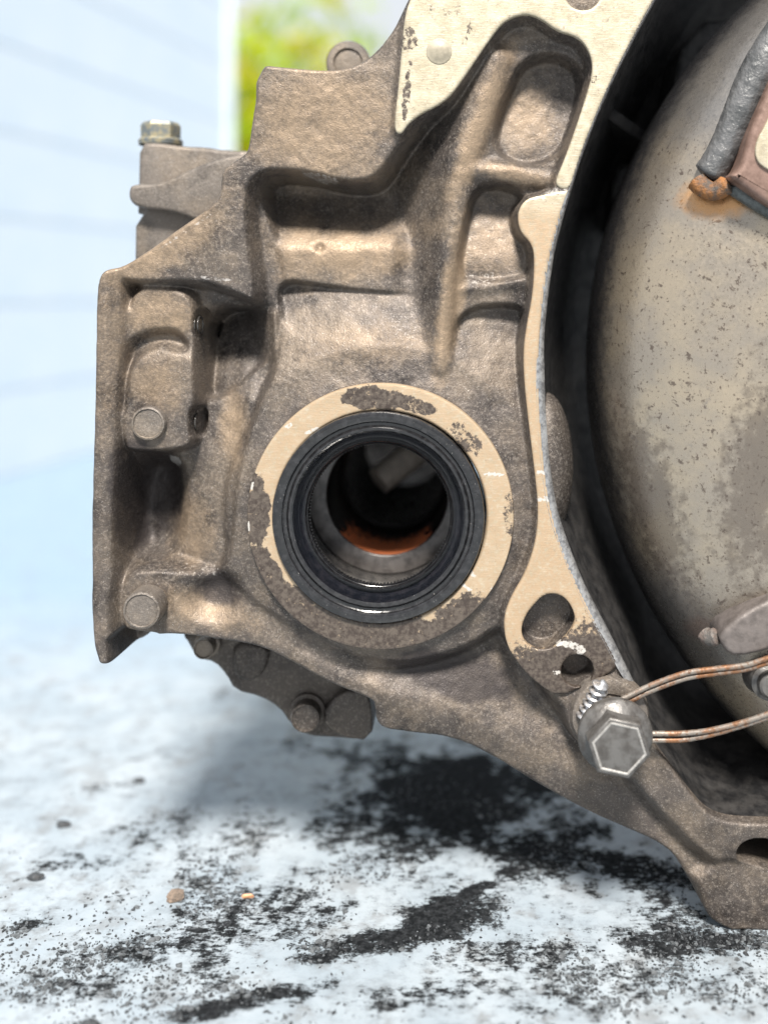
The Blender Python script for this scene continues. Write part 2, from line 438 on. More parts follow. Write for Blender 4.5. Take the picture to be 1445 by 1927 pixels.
class HF:
    def __init__(s, X, Y): s.X, s.Y = X, Y; s.H = np.full(X.shape, 72.0)
    def box(s, pts, m):
        p = np.array(pts); i = (s.X[0] >= p[:, 0].min()-m) & (s.X[0] <= p[:, 0].max()+m); j = (s.Y[:, 0] >= p[:, 1].min()-m) & (s.Y[:, 0] <= p[:, 1].max()+m)
        i = np.where(i)[0]; j = np.where(j)[0]
        if len(i) == 0 or len(j) == 0: return None
        return slice(j[0], j[-1]+1), slice(i[0], i[-1]+1)
    def lay(s, pts, d, w=16, it=2, at=0, shift=0.0):
        p = chaikin(Us(pts, at), it) if it else np.array(Us(pts, at))
        b = s.box(p, w+4)
        if b is None: return
        x, y = s.X[b], s.Y[b]; q = sdf_grid(p, x, y, w+8)[0]+shift
        m = ss(w/2, -w/2, q)
        dd = d(x, y) if callable(d) else d
        s.H[b] = s.H[b]*(1-m)+dd*m
    def rib(s, pts, hw, d, slope=1.0, k=14, at=0):
        p = Us(pts, at); q = seg(s.X, s.Y, p, hw)
        s.H = smin(s.H, d+np.maximum(q, 0)*slope+9*np.clip(1+q/max(hw), 0, 1)**2, k)
    def carve(s, c, r, depth, ry=None, rot=0, w=.5, at=0):
        cx, cy = U(c, at); ry = ry or r; dx = s.X-cx; dy = s.Y-cy
        u = dx*math.cos(rot)+dy*math.sin(rot); v = -dx*math.sin(rot)+dy*math.cos(rot)
        q = np.sqrt((u/r)**2+(v/ry)**2)
        s.H = s.H+depth*ss(1+w/2, 1-w/2, q)

def relief(X, Y):
    f = HF(X, Y)
    R = np.hypot(X-BC[0]-4, Y-BC[1])
    # general run of the lower shell, falling back towards the underside
    f.H = 74+ss(1330, 1700, Y-0.45*(X-700))*40
    # upper deck: plateau left of the recess and the block that carries the top lug
    f.lay([(170,480),(470,250),(470,90),(840,-80),(860,60),(800,200),(762,262),(742,290),(718,326),(690,344),(640,346),(575,326),(470,322),(462,420),(490,585),(440,556),(370,533),(250,538),(170,520)], 16, 22)
    # recess beneath the block: deep at the top, the floor leaning out to a rounded brow
    f.lay([(476,326),(575,330),(640,350),(696,350),(724,330),(748,296),(772,264),(810,226),(850,200),(900,150),(900,330),(870,470),(832,560),(540,575),(508,430)],
          lambda x, y: np.where(y < 330, 120+48*ss(250, 330, y), 168-98*ss(350, 475, y))-40*ss(790, 880, x)*ss(420, 300, y)+18*ss(725, 770, x)*ss(380, 460, y), 13, 2, 30)
    f.lay([(520,528),(600,540),(700,552),(790,556),(850,590),(846,640),(560,640),(525,590)], lambda x, y: 132-34*ss(560, 640, y), 13, 2, 50)
    # zone right of the big rib up to the joint face
    f.lay([(905,60),(990,15),(1130,80),(1120,170),(1050,360),(1012,470),(1010,560),(1000,700),(870,700),(850,560),(880,330)], 48, 16)
    f.rib([(932,112),(900,210),(868,300),(852,420),(838,520),(831,610),(828,676)], [24,26,26,20,17,17,15], 22, 1.25, 18, 20)
    f.rib([(850,440),(836,560),(828,692)], [15,14,14], 24, 2.4, 8, 20)
    f.rib([(862,275),(835,360),(822,470)], [10,12,6], 62, .9, 18, 50)
    f.rib([(885,318),(970,326),(1050,338)], [16,20,20], 26, 1.5, 12, 25)
    f.rib([(862,545),(925,540),(985,528)], [8,11,14], 44, 1.3, 18, 30)
    f.lay([(962,160),(985,115),(1035,100),(1084,118),(1096,165),(1078,240),(1054,288),(1010,310),(962,306),(930,275),(936,225)], lambda x, y: 96-22*ss(150, 300, y), 15, 2, 50)
    f.lay([(893,352),(945,348),(984,364),(980,400),(972,430),(1000,470),(1000,510),(975,525),(905,528),(862,520),(872,440)], lambda x, y: 92-34*ss(370, 515, y), 12, 2, 50)
    f.lay([(858,582),(975,572),(990,600),(984,680),(990,800),(900,760),(852,700)], 84, 13, 2, 60)
    # pale broad rib running from the lug down towards the bore, with its cross ribs
    # dished collar round the bore
    cone = 20+np.maximum(R-253, 0)*0.16+np.maximum(R-320, 0)*0.30
    f.H = smin(f.H, cone, 26)
    # left side: column, pads, cavities
    f.lay([(365,572),(500,570),(515,600),(512,700),(480,760),(440,900),(430,1060),(385,1080),(232,1078),(226,860),(355,856),(366,700)], lambda x, y: 92-26*ss(300, 400, x)*ss(700, 900, y), 26, 2, 40)
    f.lay([(376,582),(495,582),(506,610),(504,668),(470,700),(430,740),(376,760)], lambda x, y: 190-55*ss(610, 740, y), 12, 2, 70)
    f.lay([(238,872),(320,868),(330,930),(322,1010),(300,1046),(236,1044)], 165, 60, 2, 70)
    f.lay([(222,535),(330,538),(356,556),(364,590),(368,690),(366,835),(340,852),(245,856),(222,842)], lambda x, y: 24+10*ss(690, 640, y), 15, 2, 15)
    f.lay([(238,705),(256,668),(300,645),(340,662),(352,650),(330,622),(285,624),(245,640),(224,690),(222,760),(232,780)], 56, 20, 2, 30)
    f.rib([(512,590),(514,676)], [6,4], 58, 1.6, 8, 30)
    f.rib([(470,760),(440,860),(432,960),(445,1060)], [12,16,16,12], 66, .7, 24, 50)
    f.lay([(160,495),(225,505),(234,560),(226,700),(222,860),(219,1000),(216,1180),(226,1256),(160,1270)], lambda x, y: 4+18*ss(195, 232, x), 16, 2, 6)
    # foot of the column and the arm carrying the lower stud
    f.lay([(216,1078),(300,1066),(390,1085),(470,1135),(560,1190),(660,1260),(700,1300),(700,1345),(620,1312),(520,1250),(440,1228),(330,1210),(280,1212),(216,1200)], lambda x, y: 34+16*ss(400, 600, x), 26, 2, 20)
    f.lay([(214,1186),(262,1196),(300,1200),(300,1262),(222,1262),(218,1240)], 150, 10, 1, 30)
    f.carve((402,1122), 44, 34, 36, w=1.6, at=30)
    # underside: long rounded ridge below the bore and the hollow above it
    f.lay([(560,1188),(640,1236),(760,1262),(880,1232),(950,1180),(985,1250),(1010,1330),(960,1352),(860,1330),(720,1290),(600,1230)], lambda x, y: 98-20*ss(1240, 1340, y), 46, 2, 40)
    f.rib([(470,1190),(600,1262),(740,1330),(900,1372),(1040,1440),(1180,1530),(1300,1640)], [26,34,40,40,44,44,30], 44, .42, 30, 25)
    f.H = smin(f.H, 20+np.maximum(R-251, 0)*0.55+np.maximum(R-300, 0)*1.4, 14)
    # joint flange
    f.lay(FL1, 5, 12, 1, 0, -5); f.lay(FL2, 5, 12, 1, 0, -5)
    f.lay([(1042,345),(1090,335),(1075,385),(1000,385),(1012,366),(1040,356)], 2, 10, 1)
    f.lay(LOWFL, lambda x, y: 6+14*ss(1480, 1700, y), 40, 2, 0, -4)
    # chamfer strip along the bell opening
    f.lay([(1300,1628),(1560,1640),(1560,1790),(1340,1790)], 30, 26, 1)
    f.H = blur(f.H, 3)
    for hole, dd in ((TEAR, 46), (ROUND, 52)): f.lay(hole, dd, 12, 2, 0)
    f.lay([(1396,1602),(1420,1588),(1460,1592),(1520,1640),(1500,1662),(1430,1640),(1392,1626)], 150, 12, 2)
    # seat that the long flange bolt screws into
    f.lay(circle((1142,1350), 78, 24), 2, 18, 1)
    # threaded side holes of the pad open into the slot
    f.carve((372,612), 11, 34, 30, w=.5, at=30); f.carve((367,796), 11, 34, 30, w=.5, at=30)
    # bore opening
    f.H = np.where(np.hypot(X-BC[0], Y-BC[1]) < 246, np.maximum(f.H, 14), f.H)
    # casting unevenness
    f.H = f.H+fnoise(X, Y, 90, 3)*3.0+fnoise(X, Y, 22, 11, 3)*1.5
    f.H += 7*np.exp(-((X-U((600,465),60)[0])**2+(Y-U((600,465),60)[1])**2)/60)
    return f.H

def blobs(x, y, L, wv=22, seed=5, soft=0.0):
    n = fnoise(x, y, wv, seed, 4); out = np.zeros(x.shape)
    for (cx, cy, rx, ry, rot, amt) in L:
        dx, dy = x-cx, y-cy; u = dx*math.cos(rot)+dy*math.sin(rot); v = -dx*math.sin(rot)+dy*math.cos(rot)
        q = np.sqrt((u/rx)**2+(v/ry)**2)+n*.35
        out = np.maximum(out, amt*ss(1.25+soft, .75-soft, q))
    return out
def cast_wear_light(x, y, h):  # scuffs and grime, mixed with painted sun patches and recess shade
    r = blobs(x, y, [(600,230,130,110,0,.8),(630,470,120,45,0,1),(560,470,60,60,0,.8),(300,450,150,60,-.6,.8),(290,590,80,50,0,.8),(285,720,55,60,0,.7),(380,1160,90,30,.3,.7),
                     (425,810,30,70,0,.8),(340,1020,50,60,0,.7),(905,230,26,150,.35,1),(850,560,22,150,.15,1),(970,325,80,18,.2,.8),(920,460,60,60,0,.6),(1000,220,50,70,0,.6),
                     (205,650,40,160,0,.5),(690,650,150,40,0,.45),(700,430,200,30,0,.4)], 40, 5, .45)
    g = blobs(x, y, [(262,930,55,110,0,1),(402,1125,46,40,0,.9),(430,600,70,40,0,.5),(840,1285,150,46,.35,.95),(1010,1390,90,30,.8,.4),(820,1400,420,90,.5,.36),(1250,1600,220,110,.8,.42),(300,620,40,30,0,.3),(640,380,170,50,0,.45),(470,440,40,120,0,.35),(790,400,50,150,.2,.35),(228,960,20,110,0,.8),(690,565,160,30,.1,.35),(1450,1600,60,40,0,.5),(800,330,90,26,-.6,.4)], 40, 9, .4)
    b = blobs(x, y, [(400,524,40,4,.1,.75),(908,524,36,14,0,.42),(600,330,40,6,.2,.7),(1050,366,34,14,-.1,.75),(1000,1283,22,6,.5,.8),(300,885,14,12,0,1),(350,432,90,3,-.59,.55),(380,1090,60,12,.1,.35),(1290,1470,50,5,.9,.6),(916,1238,16,22,0,.3)], 12, 13)
    one = np.ones(x.shape)
    return np.stack([r, g, b, one], 1)
def mach_wear(x, y, h):
    r = ss(360, 420, y)*0.75+ss(250, 600, y)*.1
    g = ss(1150, 1260, y+0.35*(x-1000))*0.9
    g = np.maximum(g, blobs(x, y, [(770,70,16,30,.1,.55),(765,180,8,60,.1,.6),(880,60,6,34,.4,.5),(1120,150,10,8,0,.5),(835,20,40,14,0,.35)], 20, 4))
    b = blobs(x, y, [(1000,370,30,8,.1,.6),(1064,1212,28,7,.1,.8),(1092,1224,12,10,.6,.8),(1046,1266,9,6,0,.8),(1022,890,18,4,.1,1),(1026,940,20,6,.1,.9),(1040,560,6,60,0,.3)], 12, 6)
    return np.stack([np.clip(r, 0, 1), g, b, np.ones(x.shape)], 1)

gear = thing('gearbox', 'grey brown cast aluminium gearbox housing with a round seal bore, on the dirty white floor', 'gearbox', (0, 0.02, 0))
OUTS = chaikin(OUT, 2)
clip_sheet('case', OUTS, [circle(BC, 204, 72)], 2.2, relief, M_CAST, gear, cast_wear_light, 130, 7)
def flange_face(pts, holes):
    return clip_sheet('flange_face', chaikin(pts, 2), holes, 4, lambda X, Y: -1.5+fnoise(X, Y, 70, 3)*.25, M_MACH, gear, mach_wear, 12, 1.6)
f1 = flange_face(FL1, [circle((1096,-14), 34, 24)]); f1['label'] = 'upper cream machined flange face'
f2 = flange_face(FL2, [chaikin(TEAR, 2), circle((1086,1262), 31, 32)]); f2['label'] = 'narrow tan machined flange strip'
# round machined spot on the flange
lathe('spot_face', [(0.01, -3.6), (17, -3.6), (18, -3.0), (22, -3.0), (24, -2.4), (24.5, 2)], (826, 97), simple('spot_metal', (0.33,0.295,0.225), .5, .3, (0.24,0.215,0.165), 5, .2, 1), gear, 40)

# boss ring face
def ring_wear(x, y, d, r):
    x = np.array([x]); y = np.array([y])
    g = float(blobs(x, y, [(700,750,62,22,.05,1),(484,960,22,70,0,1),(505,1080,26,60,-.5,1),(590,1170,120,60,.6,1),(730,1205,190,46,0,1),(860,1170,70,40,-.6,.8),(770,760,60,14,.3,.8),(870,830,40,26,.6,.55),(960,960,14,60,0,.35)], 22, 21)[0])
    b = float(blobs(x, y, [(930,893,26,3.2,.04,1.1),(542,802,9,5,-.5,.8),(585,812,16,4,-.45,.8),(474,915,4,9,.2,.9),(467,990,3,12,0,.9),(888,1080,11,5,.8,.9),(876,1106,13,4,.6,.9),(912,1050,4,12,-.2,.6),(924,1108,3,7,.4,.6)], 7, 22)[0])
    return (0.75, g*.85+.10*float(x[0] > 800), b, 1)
NR = 360
prof = [(251.5, 22), (251.5, 8), (250, 4.5)]+[(250-2.5*i, 4) for i in range(1, 19)]+[(203, 4.5), (200, 8), (200, 60)]
lathe('boss_ring', prof, (BC[0]+3.5, BC[1]), M_MACH, gear, NR, attr=ring_wear, sharp=50)

# ---- oil seal
M_RUB = NB('black_rubber')
_n = M_RUB.noise(9, 4, .6); _d = M_RUB.voro(26)
_c = M_RUB.mix(M_RUB.ramp(_n, .4, .7), (0.008, 0.008, 0.009), (0.020, 0.020, 0.022))
_c = M_RUB.mix(M_RUB.math('MULTIPLY', M_RUB.ramp(M_RUB.noise(26, 3, .6), .68, .74), .45), _c, (0.30, 0.29, 0.27))
M_RUB.set(Base_Color=_c, Roughness=M_RUB.ramp(M_RUB.noise(4, 4), (.35), .65, .12, .28)); M_RUB.b.inputs['Coat Weight'].default_value = .5; M_RUB.b.inputs['Coat Roughness'].default_value = .08; M_RUB.b.inputs['Specular IOR Level'].default_value = .38; M_RUB.bump(_n, .25, 1.2); M_RUB = M_RUB.m
M_OIL = NB('oily_rubber')
M_OIL.set(Base_Color=M_OIL.mix(M_OIL.ramp(M_OIL.noise(6), .4, .7), (0.006, 0.007, 0.010), (0.014, 0.014, 0.018)), Roughness=M_OIL.ramp(M_OIL.noise(5, 4), .4, .7, .04, .12)); M_OIL.b.inputs['Specular IOR Level'].default_value = 1.0; M_OIL.b.inputs['Coat Weight'].default_value = 1; M_OIL.b.inputs['Coat Roughness'].default_value = .03; M_OIL.bump(M_OIL.noise(5, 3, .5), .2, 1.5); M_OIL = M_OIL.m
seal = lathe('oil_seal', [(199.5, 40), (199.5, -2), (198, -5), (195, -6.5), (184, -6.5), (181, -5), (180, 0), (178, 1.5), (173, 1.5), (171, -2), (168, -4.5), (164, -4), (161, -1)], BC, M_RUB, gear, 180, wob=.25, sharp=28)
seal['label'] = 'black rubber oil seal'
adopt(lathe('seal_dish', [(161, -1), (159, 10), (155, 22), (150, 29), (146, 30.5), (142.5, 26)], BC, M_OIL, None, 180), seal)
adopt(lathe('seal_lip', [(142.5, 26), (141.5, 20), (140, 18.5), (138.5, 21), (138, 25), (136.5, 26), (135.5, 24), (134.5, 26), (134.8, 31), (139, 44), (150, 62), (165, 66)], BC, M_RUB, None, 180, sharp=40), seal)
# pumping ribs behind the lip, and the moulded ticks on the outer ring
V = []; F = []
for i in range(130):
    t = 2*math.pi*i/130; t2 = t+.05
    for (tt, r, d, wd) in ((t, 135.2, 33, .006), (t2, 147, 60, .006)):
        for s_ in (-1, 1):
            for q in (0, -3.0):
                V.append(W(BC[0]+(r+q)*math.cos(tt+s_*wd), BC[1]+(r+q)*math.sin(tt+s_*wd), d))
    k = i*8; F += [(k, k+1, k+5, k+4), (k+1, k+3, k+7, k+5), (k+3, k+2, k+6, k+7), (k, k+2, k+3, k+1), (k+4, k+5, k+7, k+6)]
adopt(link_mesh('pumping_rib', V, F, M_RUB, None, False), seal)['kind'] = 'stuff'
V = []; F = []
for (ang, rr, wd, ht) in ((-66.5, 188, 7, 3.2), (-62, 186, 5, 4.2), (-58.5, 189, 6, 3), (-21, 189, 3.4, 4), (-16, 188, 3.4, 3), (-12, 189, 3.4, 4.5), (150, 188, 5, 3), (154, 188, 3, 3)):
    t = math.radians(ang); cx, cy = BC[0]+rr*math.cos(t), BC[1]+rr*math.sin(t); k = len(V)
    for (u, v) in ((-1, -1), (1, -1), (1, 1), (-1, 1)):
        x = cx+u*ht*math.cos(t)-v*wd*math.sin(t); y = cy+u*ht*math.sin(t)+v*wd*math.cos(t)
        V += [W(x, y, -8.2), W(x, y, -5)]
    F += [(k, k+2, k+4, k+6), (k, k+1, k+3, k+2), (k+2, k+3, k+5, k+4), (k+4, k+5, k+7, k+6), (k+6, k+7, k+1, k)]
adopt(link_mesh('moulded_mark', V, F, M_RUB, None, False), seal)['kind'] = 'stuff'

# ---- bore behind the seal
M_BORE = simple('dark_oiled_bore', (0.10, 0.095, 0.09), .25, .6, (0.03, 0.029, 0.03), 4, .2, 1)
b = NB('rusty_sleeve')
_r = b.ramp(b.math('ADD', b.ell(706, 1094, 92, 80, 0, .7, 1.2, 5), b.math('MULTIPLY', b.math('SUBTRACT', b.noise(6, 5, .7), .5), .6)), .35, .55)
sp = b.n('ShaderNodeSeparateXYZ'); b.l(b.co, sp.inputs[0])
_r = b.math('MULTIPLY', _r, b.ramp(b.math('ADD', sp.outputs[1], b.math('MULTIPLY', b.noise(7, 5, .8, 1), 4.0)), 5.6, 5.1))
b.set(Base_Color=b.mix(_r, (0.02, 0.018, 0.018), b.mix(b.noise(9), (0.80, 0.20, 0.06), (0.7, 0.24, 0.11))), Roughness=b.ramp(_r, 0, 1, .25, .7), Metallic=b.ramp(_r, 0, 1, .5, 0))
b.bump(b.noise(10, 4), .3, 1.5); M_RUST_SL = b.m
lathe('bore_wall', [(199, 60), (172, 66), (170, 70), (170, 140), (168, 143), (168, 150), (165, 153), (165, 216)], BC, M_BORE, gear, 120)
lathe('thrust_washer', [(165, 215), (163, 213), (130, 213), (127, 215), (126, 220)], BC, simple('washer_steel', (0.115, 0.105, 0.10), .35, .3, (0.05, 0.045, 0.043), 3.2, .25, 1.2), gear, 120)
lathe('inner_sleeve', [(126, 220), (125, 300), (125, 440), (122, 448), (114, 452)], BC, M_RUST_SL, gear, 120)
lathe('sleeve_step', [(126, 446), (124, 456), (118, 460), (112, 464), (112, 640), (108, 900), (60, 905), (0.01, 905)], BC, M_BORE, gear, 96)
M_PIN = simple('pin_metal', (0.72, 0.65, 0.57), .4, .1, (0.52, 0.46, 0.40), 4, .3, 1)
p0, p1 = U((712, 905), 500), U((855, 795), 600)
tube('cross_shaft', [W(p0[0], p0[1], 500), W((p0[0]+p1[0])/2, (p0[1]+p1[1])/2, 550), W(p1[0], p1[1], 600)], 34*S, M_PIN, gear, 20)

# ---- raised round marks and the stud ends on the left side
def stud(c, r, d0, d1, name='stud_end'):
    q = U(c, d0)
    return lathe(name, [(0.01, d0+1.5), (r*.45, d0+1), (r*.78, d0), (r*.84, d0+.4), (r*.9, d0-2.4), (r, d0-1), (r+1.5, d0+4), (r+2.5, d1-6), (r+9, d1+1)], q, M_CAST2, gear, 48, wob=.5)
stud((279, 797), 31, 12, 34, 'cast_pip'); stud((267, 1149), 34, -12, 44)
for (cx, cy) in ((372, 612), (367, 796)):
    q = U((cx, cy), 45); V = []; F = []
    N, MM = 18, 6; 
    for k in range(3):
        xx = q[0]-14+k*6.5; base = len(V)
        for i in range(N):
            t = 2*math.pi*i/N
            for j in range(MM):
                g = 2*math.pi*j/MM; rr = 26+2.2*math.cos(g)
                V.append(W(xx+2.0*math.sin(g), q[1]+(rr-9)*math.sin(t)*.95, 70+rr*math.cos(t)*.8))
        for i in range(N):
            for j in range(MM):
                F.append((base+i*MM+j, base+i*MM+(j+1) % MM, base+((i+1) % N)*MM+(j+1) % MM, base+((i+1) % N)*MM+j))
    link_mesh('hole_thread', V, np.array(F), M_BORE, gear)

# ---- chamfer round the bell opening (bare grey edge)
EDGE = [(1262,-60),(1243,-20),(1193,70),(1143,170),(1102,270),(1076,350),(1056,420),(1041,480),(1030,560),(1022,640),(1024,720),(1027,800),(1034,880),(1047,962),(1067,1022),(1102,1112),(1150,1202),(1190,1282),(1214,1335)]
e = chaikin(EDGE, 2, False); tn = np.gradient(e, axis=0); tn /= np.linalg.norm(tn, axis=1)[:, None]; nr = np.stack([-tn[:, 1], tn[:, 0]], 1)*-1
jn = np.array([random.Random(i//2).uniform(-1, 1) for i in range(len(e))])
wid = np.interp(e[:, 1], [-60, 340, 420, 700, 1000, 1250, 1340], [2, 3, 9, 15, 16, 14, 4])
rows = [(e-nr*(wid+1)[:, None]*1.0, -1.6), (e-nr*(wid*.5)[:, None], 0.5), (e+nr*(jn*1.1)[:, None], 8), (e+nr*1.5, 14), (e+nr*1.0, 60)]
V = []; m = len(e)
for ps, d in rows:
    for x, y in ps: V.append(W(x, y, d))
F = [(j*m+i, j*m+i+1, (j+1)*m+i+1, (j+1)*m+i) for j in range(len(rows)-1) for i in range(m-1)]
link_mesh('bell_edge', V, np.array(F), M_CHAMF, gear, True, None, 40)

# ---- inside of the bell: flaring wall and the dark back web
BELL = (2161.0, 650.0)
def bell_r(t): return 0
be = chaikin([(1620,-420),(1450,-300),(1340,-190)]+EDGE+[(1222,1392),(1262,1445),(1303,1502),(1335,1538),(1375,1554),(1440,1556),(1560,1560),(1800,1640),(2000,1700)], 2, False)
V = []; m = len(be); bc = np.array(BELL)
brow = [(1.0, 40), (.997, 70), (.985, 150), (.965, 260), (.945, 380), (.925, 470), (.905, 520), (.84, 560), (.6, 580), (.25, 590)]
for k_, d in brow:
    for p_ in be: x, y = bc+(p_-bc)*k_; V.append(W(x, y, d))
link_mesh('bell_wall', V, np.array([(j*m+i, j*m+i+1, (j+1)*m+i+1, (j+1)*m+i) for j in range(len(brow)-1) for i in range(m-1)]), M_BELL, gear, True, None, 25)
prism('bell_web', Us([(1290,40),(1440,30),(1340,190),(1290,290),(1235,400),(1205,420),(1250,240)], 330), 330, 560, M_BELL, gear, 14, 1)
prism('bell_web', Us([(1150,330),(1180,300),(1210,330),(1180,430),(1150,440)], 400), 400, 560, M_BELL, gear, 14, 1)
for (aa, bb_, r0, r1, th) in ((206, 0, 1090, 780, 12),):
    t = math.radians(aa); nx, ny = -math.sin(t), math.cos(t); V = []
    for r, d in ((r0, 250), (r1, 480), (r1, 600), (r0, 560)):
        for s_ in (-1, 1): V.append(W(BELL[0]+r*math.cos(t)+s_*th*nx, BELL[1]+r*math.sin(t)+s_*th*ny, d))
    F = [(0,1,3,2),(2,3,5,4),(4,5,7,6),(6,7,1,0),(0,2,4,6),(1,7,5,3)]
    link_mesh('bell_web', V, F, M_BELL, gear, False)
# swelling of the bore showing on the inner wall
c = U((1028, 880), 110); V = []; F = []
N, MM = 40, 20
for j in range(MM+1):
    ph = math.pi*j/MM
    for i in range(N):
        t = 2*math.pi*i/N
        V.append(W(c[0]+54*math.sin(ph)*math.cos(t), c[1]+148*math.cos(ph), 130+80*math.sin(ph)*math.sin(t)))
for j in range(MM):
    for i in range(N): F.append((j*N+i, j*N+(i+1) % N, (j+1)*N+(i+1) % N, (j+1)*N+i))
link_mesh('bore_swelling', V, np.array(F), M_CAST3, gear)

# ---- rear castings
def rear(name, pts, d0, d1, r=14, it=2, mat=None): return prism(name, Us(pts, d0), d0, d1, mat or M_CAST2, gear, r, it, 4)
rear('rear_cover', [(262,268),(300,268),(345,275),(385,276),(420,282),(520,285),(520,420),(258,420),(260,345)], 230, 620, 10, 1)
rear('rear_flange', [(250,346),(300,346),(335,330),(370,312),(440,290),(500,290),(500,420),(380,420),(330,398),(262,392),(243,378),(242,356)], 175, 420, 8, 2)
rear('rear_housing', [(254,380),(420,300),(560,300),(560,560),(252,560)], 210, 460, 12, 1)
_o = [(420,560),(520,200),(990,120),(1000,980)]; _h = [(BC[0]+205*math.cos(math.radians(g)), BC[1]+205*math.sin(math.radians(g))) for g in range(2, -359, -12)]
prism('rear_shadow_mass', Us(_o, 100)+_h+Us([(1000,985),(960,1120),(700,1200),(560,1150),(440,900)], 100), 262, 820, M_CAST2, gear, 1, 0)  # unseen mass behind the case, added and sized for its floor shadow
q = U((655, 118), 260); lathe('rear_boss', [(0.01, 262), (24, 260), (30, 262), (31, 256), (42, 257), (47, 262), (48, 560)], q, M_CAST2, gear, 40)
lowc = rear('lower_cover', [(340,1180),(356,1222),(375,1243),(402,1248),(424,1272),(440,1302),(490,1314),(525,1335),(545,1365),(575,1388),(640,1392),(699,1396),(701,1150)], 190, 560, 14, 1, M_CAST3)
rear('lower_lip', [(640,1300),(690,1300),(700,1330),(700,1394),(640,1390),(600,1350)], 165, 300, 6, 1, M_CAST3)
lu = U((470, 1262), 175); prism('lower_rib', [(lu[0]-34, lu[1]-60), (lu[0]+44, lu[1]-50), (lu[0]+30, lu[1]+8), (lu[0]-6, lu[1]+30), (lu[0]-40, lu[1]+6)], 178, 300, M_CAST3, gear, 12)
def hexbolt(name, c, d0, R, wr, mat, parent, rot=0.3):
    q = U(c, d0); o = prism(name, circle(q, R, 6, rot=rot), d0, d0+R*.8, mat, parent, R*.12, 0, 3, 40)
    return o
for (c, R) in (((383, 1222), 21), ((574, 1352), 30)):
    q = U(c, 150)
    o = lathe('cover_bolt', [(0.01, 152), (R*.8, 152), (R*.86, 148), (R*.95, 149), (R, 154), (R, 178), (R*1.25, 180), (R*1.25, 195)], q, M_CAST3 if R > 25 else M_CAST2, gear, 30)
# hex bolt standing on top of the rear cover
cx, cy = U((303, 270), 300); V = []; M_YB = NB('zinc_bolt')
_m = M_YB.noise(7, 3); M_YB.set(Base_Color=M_YB.mix(M_YB.ramp(_m, .42, .6), (0.15, 0.165, 0.165), (0.30, 0.265, 0.175)), Roughness=.45, Metallic=.5); M_YB = M_YB.m
def zprism(name, cx, d, y0, y1, R, n, mat, parent, ch=.12):
    V = []; lv = ((y1, R*(1-.02)), (y0+R*ch, R), (y0+R*.03, R*(1-ch*.6)), (y0, R*(1-ch)))
    for y, r in lv:
        for i in range(n): t = 2*math.pi*i/n+.25; V.append(W(cx+r*math.cos(t), y, d+r*math.sin(t)))
    F = [(j*n+i, j*n+(i+1) % n, (j+1)*n+(i+1) % n, (j+1)*n+i) for j in range(3) for i in range(n)]+[tuple(range(3*n, 4*n))]
    return link_mesh(name, V, F, mat, parent, n > 8, None, 40)
bt = zprism('top_bolt', cx, 300, cy-46, cy-8, 42, 6, M_YB, gear, .2)
zprism('top_bolt', cx, 300, cy-10, cy+4, 47, 32, M_YB, gear, .1)

# ================================================================= long flange bolt
ba, bb = VX+266.5, VY+813.4
bolt = thing('hex_flange_bolt', 'long grey hex bolt with round flange, standing out beside the rusty wire', 'bolt', W(ba, bb, 0))
hx = prism('head', circle((ba, bb), 57, 6, rot=.22), -128, -84, M_BOLT, bolt, 5, 0, 3, 40)
adopt(lathe('head_rim', [(43, -126.5), (46, -129.5), (48.5, -129.5), (50, -127)], (ba, bb), simple('worn_bright_steel', (0.40,0.39,0.375), .45, .4, (0.26,0.25,0.235), 14, .6, 1.2), None, 6, 12.6, 372.6), hx)
lathe('bolt_flange', [(46, -98), (54, -92), (61, -84), (66, -80), (68, -76), (68, -68), (64, -65), (40, -64)], (ba, bb), M_BOLT, bolt, 64, wob=.3)
lathe('shank', [(38, -66), (38, 10)], (ba, bb), M_BOLT, bolt, 32)
# boss behind the bolt
q = (1146, 1345)
lathe('bolt_seat', [(0.01, -8), (40, -8), (44, -12), (62, -13), (70, -10), (73, -3), (76, 14)], q, M_CAST2, gear, 60, wob=.8)

# ================================================================= rusty tie wire
b = NB('rusty_wire')
c = b.mix(b.ramp(b.noise(3, 5, .7), .42, .6), (0.22, 0.195, 0.17), (0.20, 0.095, 0.045)); c = b.mix(b.ramp(b.noise(12, 4, .7), .55, .65), c, (0.12, 0.07, 0.045))
b.set(Base_Color=c, Roughness=.5, Metallic=.45); b.bump(b.noise(16, 4), .7, 1.5); M_WIRE = b.m
wire = thing('tie_wire', 'rusty double strand steel wire looped from the hex bolt across to the torque converter', 'wire', W(1230, 1340, -20))
def at(px, py, d): q = U((px, py), d); return W(q[0], q[1], d)
tops = [(1120,1345,-18),(1150,1330,-24),(1185,1313,-26),(1230,1293,-30),(1290,1272,-40),(1345,1262,-52),(1400,1254,-66),(1450,1240,-78),(1500,1222,-90)]
bots = [(1150,1396,-18),(1190,1393,-22),(1225,1388,-26),(1280,1386,-34),(1330,1378,-46),(1390,1363,-60),(1450,1345,-74),(1500,1326,-86)]
for k, (base, off) in enumerate(((tops, (0, -4.5)), (tops, (0, 5.5)), (bots, (0, -4.5)), (bots, (0, 5)))):
    pts = []
    for i, (x, y, d) in enumerate(base):
        j = math.sin(i*1.25+k)*1.6
        pts.append(at(x+off[0], y+off[1]*(1+.25*math.sin(i*.9))+j, d+(2 if off[1] > 0 else -2)))
    tube('wire_strand', spline(pts, 10), 5.1*S, M_WIRE, wire, 10, .06, k)
